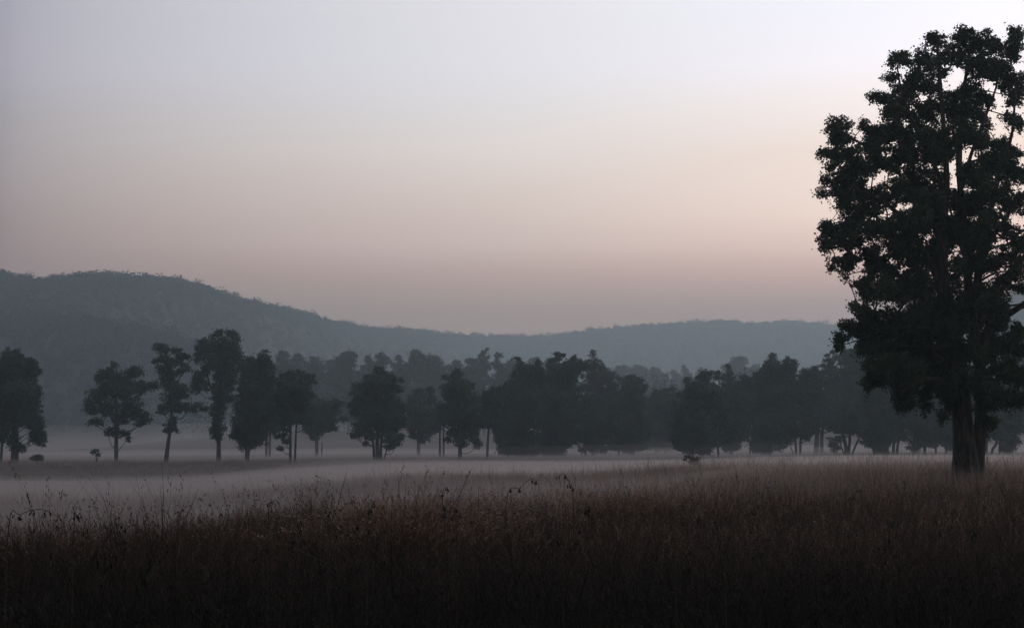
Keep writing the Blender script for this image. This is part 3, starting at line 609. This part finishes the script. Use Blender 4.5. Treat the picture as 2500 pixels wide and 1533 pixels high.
def meadow():
    R = np.random.default_rng(99)
    near = [tuft(R, 46, .55, 1.25, .0042, .13, 4, .2, .15, .95) for _ in range(10)]
    mid = [tuft(R, 20, .6, 1.2, .010, .22, 3, .12, .3, .95) for _ in range(8)]
    far = [tuft(R, 9, .6, 1.15, .030, .45, 2, 0, .4, .9) for _ in range(8)]
    out = []
    for pr_, y0, y1, dens, em in ((near, 5, 42, 7.5, 0), (mid, 40, 100, 3.6, 0), (far, 96, 330, .9, 0)):
        x, y = wedge(R, y0, y1, dens)
        patch = fbm(x / 5.0, y / 5.0 + 40, 3)
        patch2 = fbm(x / 18.0 + 9, y / 18.0, 2)
        sc = np.clip(.92 + .55 * patch + .25 * patch2 + R.normal(0, .09, len(x)) + .45 * (R.random(len(x)) > .965), .45, 1.6)
        if y0 < 10: sc = sc + .14 * (1 - sst(-.25, -.05, x / y))
        if y0 < 10:  # foreground shade painted into the tone: darker close by, straw further up the rise
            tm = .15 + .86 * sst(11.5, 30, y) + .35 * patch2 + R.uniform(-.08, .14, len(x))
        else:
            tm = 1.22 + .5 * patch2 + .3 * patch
        if y0 > 90:
            keep = hgt(x, y) < 4; x, y, sc, tm = x[keep], y[keep], sc[keep], tm[keep]; sc = sc * (.8 - .42 * sst(100, 135, y))
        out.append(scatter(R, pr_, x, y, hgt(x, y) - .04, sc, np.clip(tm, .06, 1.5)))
    V = []; Q = []; T = []; o = 0
    for v, q, t in out:
        V.append(v); Q.append(q + o); T.append(t); o += len(v)
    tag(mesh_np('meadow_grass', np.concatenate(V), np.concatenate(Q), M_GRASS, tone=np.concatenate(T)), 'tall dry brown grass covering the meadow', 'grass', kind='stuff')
meadow()

# ------------------------------------------------------------------ feathery grass clumps that stand above the rest
def clump(px, py, Y, wpx, label, k, n=130, tone=(.5, .95)):
    R = np.random.default_rng(500 + k); b = P(px, py, Y); g = hgt(b[0], Y); h = b[2] - g
    V, Q, T = tuft(R, n * 4, h * .7, h * 1.06, .0062, wpx / F * Y * .34, 5, .8, *tone, lm=2.0)
    o = mesh_np('grass_clump', V, Q, M_GRASS, tone=T, loc=(b[0], Y, g - .03))
    tag(o, label, 'grass clump', 'taller clumps in the meadow')
clump(990, 1200, 24, 120, 'bushy feathery grass clump, highest one left of centre above the grass line', 1, 240)
clump(1095, 1192, 31, 60, 'narrow upright grass clump with long spikes just right of the bushy one', 2, 55)
clump(1440, 1192, 34, 60, 'reddish nodding grass clump right of centre, left of two in a row', 3, 150)
clump(1520, 1190, 35, 90, 'reddish nodding grass clump right of centre, middle of three in a row', 4, 170)
clump(1620, 1198, 35, 80, 'flat-topped reddish grass clump, right end of the row of three', 5, 160)
clump(370, 1252, 24, 34, 'thin upright dark grass clump on the left with stiff stalks', 6, 30, (.2, .6))
clump(100, 1262, 22, 60, 'low grass clump near the left edge under the arching pod stalks', 7, 45, (.3, .7))

# ------------------------------------------------------------------ dark weeds with pods
def weed(pts, Y, label, k, pod=.028, every=3, start=.45, grp='dark weed stalks with pods'):
    R = np.random.default_rng(700 + k)
    x0 = P(pts[0][0], pts[0][1], Y)[0]; g = hgt(x0, Y)
    root = bpy.data.objects.new('weed_stalk', None); COL.objects.link(root); b = np.array((x0, Y, float(g))); root.location = b
    tag(root, label, 'weed', grp)
    path = [np.array((0, 0, -.05))] + [P(x, y, Y + R.normal(0, .05)) - b for x, y in pts]
    rad = np.linspace(.0045, .0025, len(path))
    pp, rr = resample(path, rad, .06)
    V, Q = tube(pp, rr, 5); mesh_np('stem', V, Q, M_STALK, root)
    n = len(pp)
    for i in range(int(n * start), n, every):
        for q in range(1 if i < n * .75 else 2):
            sz = pod * .62 * R.uniform(.7, 1.15)
            ax = np.array((R.normal(0, .5), R.normal(0, .5), -1.0)); ax /= np.linalg.norm(ax)
            c = pp[i] + np.array((R.normal(0, .02), R.normal(0, .02), -.02 - sz))
            th = np.linspace(0, math.pi, 6)
            pts_ = [pp[i], (pp[i] + c) / 2 + .004] + [c - ax * math.cos(t) * sz * 1.5 for t in th]
            V, Q = tube(np.array(pts_), [.0025, .0025] + [math.sin(t) * sz * .5 + .0015 for t in th], 6)
            mesh_np('pod', V, Q, M_WEED, root, smooth=True)
weed([(1235,1240),(1270,1190),(1296,1168),(1308,1172)], 17, 'dark stalk arching right with hanging pods at its tip, just right of centre', 1, .022)
weed([(1400,1240),(1390,1180),(1378,1158),(1368,1160)], 17, 'dark pod stalk hooked to the left at its top, highest one near centre', 2, .022)
weed([(898,1290),(905,1250),(912,1230),(916,1228)], 14, 'thick short dark seed spike against the fog left of the bushy clump', 3, .02, 2, .3)
weed([(1085,1290),(1080,1230),(1082,1195),(1090,1188)], 16, 'dark podded stalk standing within the upright clump near centre', 4, .02)
weed([(1115,1300),(1108,1260),(1112,1238),(1120,1236)], 14, 'small dark podded tip below the upright clump near centre', 5, .02)
weed([(1440,1290),(1428,1250),(1436,1236),(1446,1240)], 14, 'dark pod cluster in front of the reddish nodding clumps', 6, .026)
weed([(20,1300),(50,1256),(100,1243),(140,1260)], 13, 'long low arching stalk with pods at the left edge, bending right', 7, .02)
weed([(180,1300),(188,1265),(192,1256),(196,1250)], 13, 'short upright podded stalk next to the arching one at the left edge', 8, .02)
weed([(655,1270),(662,1240),(668,1222),(672,1218)], 15, 'thin stalk with a beaded dark tip leaning right, left of centre', 9, .016)
weed([(1725,1320),(1712,1280),(1706,1262),(1702,1270)], 14, 'dark pods low in the grass right of centre, leftmost pair there', 10, .022)
weed([(1830,1290),(1842,1245),(1850,1230),(1868,1238)], 16, 'dark stalk with two pod bunches in the brown grass below the domed trees', 11, .024)
weed([(2075,1250),(2082,1220),(2090,1202),(2096,1192)], 18, 'thin dark podded stalk left below the big trunk', 12, .018)
weed([(2060,1340),(2072,1300),(2082,1296),(2100,1298)], 14, 'row of dark pods nodding in the grass well below the big trunk', 13, .022)
weed([(2170,1320),(2178,1280),(2186,1272),(2192,1278)], 14, 'single dark pod bunch in the grass below the right trees', 14, .024)

# ------------------------------------------------------------------ long single grass spikes crossing the fog
def spike(x0, y0, x1, y1, Y, label, k, r=.0045):
    r = min(r, .0045)
    R = np.random.default_rng(900 + k)
    a = P(x0, y0, Y); g = float(hgt(a[0], Y)); b = np.array((a[0], Y, g)); t = P(x1, y1, Y + .1) - b; a = a - b
    mid = (a + t) / 2 + np.array((.01, 0, .02))
    pp, rr = resample([np.array((-.05 * (x1 - x0) / 40, 0, -.05)), a * np.array((.6, 1, .6)), a, mid, t], [r, r, r * .8, r * .9, r * .35], .05)
    V, Q = tube(pp, rr, 4)
    o = mesh_np('grass_spike', V, Q, M_STALK, loc=b); tag(o, label, 'grass stalk', 'long single grass spikes')
spike(805, 1300, 846, 1152, 16, 'tall thin spike leaning slightly right, crossing the fog left of centre', 1)
spike(1095, 1270, 1148, 1150, 16, 'tallest slanting pale spike rising right from the upright clump', 2)
spike(800, 1290, 812, 1200, 17, 'short vertical spike beside the tall thin leaning one', 3, .006)
spike(445, 1290, 485, 1192, 17, 'slanting spike leaning right in the left part of the grass line', 4)
spike(335, 1310, 330, 1240, 17, 'stiff vertical spike left of the dark upright clump', 5)
spike(1165, 1290, 1168, 1185, 18, 'vertical spike between the two centre clumps', 6)
spike(1375, 1400, 1380, 1230, 14, 'vertical spike right of centre below the hooked pod stalk', 7, .006)
spike(1650, 1390, 1630, 1230, 14, 'forked-looking dark spike leaning left beside the flat-topped clump', 8, .006)
spike(1770, 1370, 1810, 1240, 14, 'dark spike leaning right in the brown grass, right of centre', 9, .006)


# ------------------------------------------------------------------ air: even haze and the low ground mist
HAZE_D, HAZE_C, HAZE_G = .00060, (.77, .93, 1.0), .55
def box(name, x0, x1, y0, y1, z0, z1, mat):
    V = np.array([(x, y, z) for z in (z0, z1) for y in (y0, y1) for x in (x0, x1)], float)
    Q = np.array([(0, 2, 3, 1), (4, 5, 7, 6), (0, 1, 5, 4), (2, 6, 7, 3), (0, 4, 6, 2), (1, 3, 7, 5)])
    return mesh_np(name, V, Q, mat)
tag(box('haze', -2950, 2950, -260, 3000, -6, 262, vol_mat('haze_air', HAZE_C, HAZE_D, HAZE_G)), 'thin blue grey morning haze filling the air over the meadow', 'haze', kind='stuff')

def mist(name, x0, x1, y0, y1, topf, dens, color, label, nx=90, ny=90, g=.42, zb=-3.2, r0=None, r1=None):
    t = np.linspace(0, 1, ny); ys = y0 + (y1 - y0) * t ** 1.6; xs = np.linspace(x0, x1, nx)
    X, Yg = np.meshgrid(xs, ys); ex = np.minimum((X - x0), (x1 - X)) / ((x1 - x0) * .12); ey = np.minimum((Yg - y0) / (r0 or (y1 - y0) * .06), (y1 - Yg) / (r1 or (y1 - y0) * .15))
    e = np.clip(np.minimum(ex, ey), 0, 1); e = e * e * (3 - 2 * e)
    h = hgt(X, Yg)
    Z = h - .4 + (topf(X, Yg) + .4) * e
    top = np.stack([X, Yg, Z], -1).reshape(-1, 3); bot = top.copy(); bot[:, 2] = np.minimum(zb, (h - 1.2).ravel())
    n = nx * ny; i = np.arange(ny - 1)[:, None] * nx + np.arange(nx - 1)[None, :]
    Qt = np.stack([i, i + 1, i + nx + 1, i + nx], -1).reshape(-1, 4); Qb = Qt[:, ::-1] + n
    rim = list(range(nx)) + [r * nx + nx - 1 for r in range(1, ny)] + [(ny - 1) * nx + c for c in range(nx - 2, -1, -1)] + [r * nx for r in range(ny - 2, 0, -1)]
    S_ = np.array([(rim[k], rim[k] + n, rim[(k + 1) % len(rim)] + n, rim[(k + 1) % len(rim)]) for k in range(len(rim))])
    o = mesh_np(name, np.concatenate([top, bot]), np.concatenate([Qt, Qb, S_]), vol_mat(name, color, dens, g))
    tag(o, label, 'mist', kind='stuff'); return o
MC = (.86, .775, .755)
MG = (1.0, .88, .82)
def t1(x, y):   # thin damp air lying in the grass
    return 1.25 + .35 * fbm(x / 25, y / 25, 2)
def t2(x, y):   # the fog bank across the meadow, thicker on the left and beyond
    u = x / np.maximum(y, 1)
    L = 1 - sst(.05, .22, u) * (1 - sst(95, 150, y))
    return (1.45 + .75 * (1 - sst(-.12, .02, u)) * (1 - sst(90, 130, y)) + 1.0 * fbm(x / 45, y / 60, 3)) * L * (1 - .42 * sst(110, 165, y)) + sst(205, 320, y) * (.55 + .45 * sst(-.24, -.08, u)) * (1.6 + 4.5 * fbm(x / 70 + 8, y / 120, 3)) - .1
def t3(x, y):
    return -.3 + .022 * np.clip(y - 90, 0, 420) + (1.2 + .014 * y) * fbm(x / 60 + 5, y / 90, 3)
mist('ground_mist', -75, 75, 4, 160, t1, .0115, MG, 'thin mist lying in the near grass', r0=42)
mist('fog_bank', -330, 330, 28, 430, t2, .0130, MC, 'pale fog bank lying low across the meadow', r0=10, r1=190)
mist('high_mist', -520, 520, 90, 700, t3, .0019, MC, 'faint upper layer of fog around the tree trunks', r0=15, r1=330)
def t4(x, y):
    return (16 + 26 * fbm(x / 420 + 3, y / 400, 3) + 40 * np.exp(-((x - 330) / 420) ** 2 - ((y - 1450) / 480) ** 2)) 
mist('valley_mist', -900, 1500, 450, 2250, t4, .0011, (.92, .96, .97), 'pale mist filling the valley below the right hills', zb=-4, r0=350, r1=500)

# ------------------------------------------------------------------ sky: dawn glow right of the frame over a dim dome
def srgb(c):
    return tuple(((v / 255 + .055) / 1.055) ** 2.4 if v > 10 else v / 255 / 12.92 for v in c)
def sky():
    w = bpy.data.worlds.new('World'); S.world = w; w.use_nodes = True
    nt = w.node_tree; N = nt.nodes; L = nt.links; N.clear()
    out = N.new('ShaderNodeOutputWorld')
    tc = N.new('ShaderNodeTexCoord'); sep = N.new('ShaderNodeSeparateXYZ'); L.new(tc.outputs['Generated'], sep.inputs[0])
    def math_(op, a, b=None, clamp=False):
        n = N.new('ShaderNodeMath'); n.operation = op; n.use_clamp = clamp
        for i, v in enumerate((a, b)):
            if v is None: continue
            if isinstance(v, (int, float)): n.inputs[i].default_value = v
            else: L.new(v, n.inputs[i])
        return n.outputs[0]
    def ramp(fac, stops):
        n = N.new('ShaderNodeValToRGB'); r = n.color_ramp; r.interpolation = 'B_SPLINE' if False else 'EASE'
        r.interpolation = 'LINEAR'
        r.elements[0].position = stops[0][0]; r.elements[0].color = (*stops[0][1], 1)
        r.elements[1].position = stops[-1][0]; r.elements[1].color = (*stops[-1][1], 1)
        for p, c in stops[1:-1]:
            e = r.elements.new(p); e.color = (*c, 1)
        L.new(fac, n.inputs[0]); return n.outputs[0]
    az = math_('ARCTAN2', sep.outputs[0], sep.outputs[1])
    el = math_('ARCSINE', sep.outputs[2])
    ef = math_('DIVIDE', math_('MAXIMUM', el, 0.0), .7854, True)      # 0..45 deg -> 0..1
    D = math.radians
    k = .2                                                          # ramps hold half values, doubled by the Background strength
    def st(lst): return [(D(e) / .7854, tuple(v * k for v in c)) for e, c in lst]
    left = ramp(ef, st(SKY_L)); mid = ramp(ef, st(SKY_M)); right = ramp(ef, st(SKY_R))
    def mix(f, a, b):
        n = N.new('ShaderNodeMix'); n.data_type = 'RGBA'; L.new(f, n.inputs['Factor']); 
        for s, v in (('A', a), ('B', b)):
            i = [x for x in n.inputs if x.name == s and x.type == 'RGBA'][0]
            if isinstance(v, tuple): i.default_value = (*v, 1)
            else: L.new(v, i)
        return [x for x in n.outputs if x.type == 'RGBA'][0]
    def mapr(v, a, b):
        n = N.new('ShaderNodeMapRange'); n.interpolation_type = 'LINEAR'; n.inputs['From Min'].default_value = a; n.inputs['From Max'].default_value = b
        L.new(v, n.inputs['Value']); return n.outputs[0]
    c = mix(math_('POWER', mapr(az, -.315, 0.0), .62), left, mid)
    c = mix(mapr(az, 0.0, .30), c, right)
    # away from the glow the dome falls to dim blue
    ga, ge = D(22), D(13)
    vec = (math.sin(ga) * math.cos(ge), math.cos(ga) * math.cos(ge), math.sin(ge))
    dp = N.new('ShaderNodeVectorMath'); dp.operation = 'DOT_PRODUCT'; L.new(tc.outputs['Generated'], dp.inputs[0]); dp.inputs[1].default_value = vec
    ang = math_('ARCCOSINE', dp.outputs['Value'])
    n = N.new('ShaderNodeMapRange'); n.interpolation_type = 'SMOOTHSTEP'; n.inputs['From Min'].default_value = D(40); n.inputs['From Max'].default_value = D(95); L.new(ang, n.inputs['Value'])
    c = mix(n.outputs[0], c, DIM)
    bg = N.new('ShaderNodeBackground'); bg.inputs['Strength'].default_value = 1 / k; L.new(c, bg.inputs['Color'])
    nish = N.new('ShaderNodeTexSky'); nish.sky_type = 'NISHITA'; nish.sun_disc = False; nish.sun_elevation = D(1.0); nish.sun_rotation = D(22)
    bg2 = N.new('ShaderNodeBackground'); bg2.inputs['Strength'].default_value = .012; L.new(nish.outputs[0], bg2.inputs['Color'])
    add = N.new('ShaderNodeAddShader'); L.new(bg.outputs[0], add.inputs[0]); L.new(bg2.outputs[0], add.inputs[1]); L.new(add.outputs[0], out.inputs['Surface'])
    w.cycles.sampling_method = 'MANUAL'; w.cycles.sample_map_resolution = 1024
DIM = (.044, .047, .056)
# sky radiance by elevation (degrees), before the haze dims it: left edge, middle, right edge of the view
SKY_L = [(0, (.45,.26,.23)), (6.36, (.49,.27,.24)), (7.55, (0.496, 0.314, 0.278)), (9.21, (0.53, 0.415, 0.406)), (11.0, (0.512, 0.438, 0.449)), (13.03, (0.537, 0.491, 0.572)), (14.88, (0.489, 0.455, 0.538)), (26, (0.5, 0.52, 0.62)), (45, (0.24, 0.26, 0.33))]
SKY_M = [(0, (.58,.35,.26)), (4.76, (0.745, 0.442, 0.299)), (6.01, (1.048, 0.631, 0.467)), (7.19, (1.308, 0.946, 0.794)), (8.36, (1.317, 1.012, 0.863)), (9.37, (1.324, 1.069, 0.93)), (10.53, (1.319, 1.153, 1.06)), (12.25, (1.216, 1.141, 1.131)), (13.66, (1.176, 1.139, 1.195)), (15.58, (1.117, 1.082, 1.13)), (26, (1.0, 1.02, 1.12)), (45, (0.42, 0.44, 0.52))]
SKY_R = [(0, (.65,.38,.34)), (4.83, (.72,.41,.36)), (6.07, (1.427, 0.802, 0.618)), (7.08, (1.929, 1.239, 0.994)), (8.23, (2.103, 1.567, 1.266)), (9.23, (1.936, 1.499, 1.275)), (10.37, (1.727, 1.339, 1.103)), (12.07, (1.722, 1.479, 1.395)), (13.46, (1.663, 1.543, 1.622)), (15.36, (1.47, 1.437, 1.56)), (26, (1.4, 1.4, 1.5)), (45, (0.55, 0.57, 0.66))]
sky()

su = bpy.data.lights.new('sun', 'SUN'); su.energy = SUN_E if 'SUN_E' in globals() else .05; su.angle = math.radians(12); su.color = (1, .86, .74)
so = bpy.data.objects.new('sun', su); COL.objects.link(so)
so.rotation_euler = (math.radians(90 - 8), 0, math.radians(180 - 24))

# ------------------------------------------------------------------ camera
cam = bpy.data.cameras.new('camera'); co = bpy.data.objects.new('camera', cam); COL.objects.link(co)
cam.sensor_width = 36; cam.sensor_fit = 'HORIZONTAL'; cam.lens = 36 * F / 2500; cam.clip_end = 6000; cam.clip_start = .1
co.location = (0, 0, CAMZ); co.rotation_euler = (math.pi / 2 + PITCH, 0, 0)
S.camera = co
S.view_settings.view_transform = 'Standard'; S.view_settings.look = 'None'; S.view_settings.exposure = 0; S.view_settings.gamma = 1
S.render.engine = 'CYCLES'
S.cycles.use_denoising = True
S.cycles.max_bounces = 4; S.cycles.diffuse_bounces = 2; S.cycles.glossy_bounces = 1; S.cycles.volume_bounces = 0; S.cycles.transmission_bounces = 1
S.cycles.use_adaptive_sampling = True; S.cycles.adaptive_threshold = .01
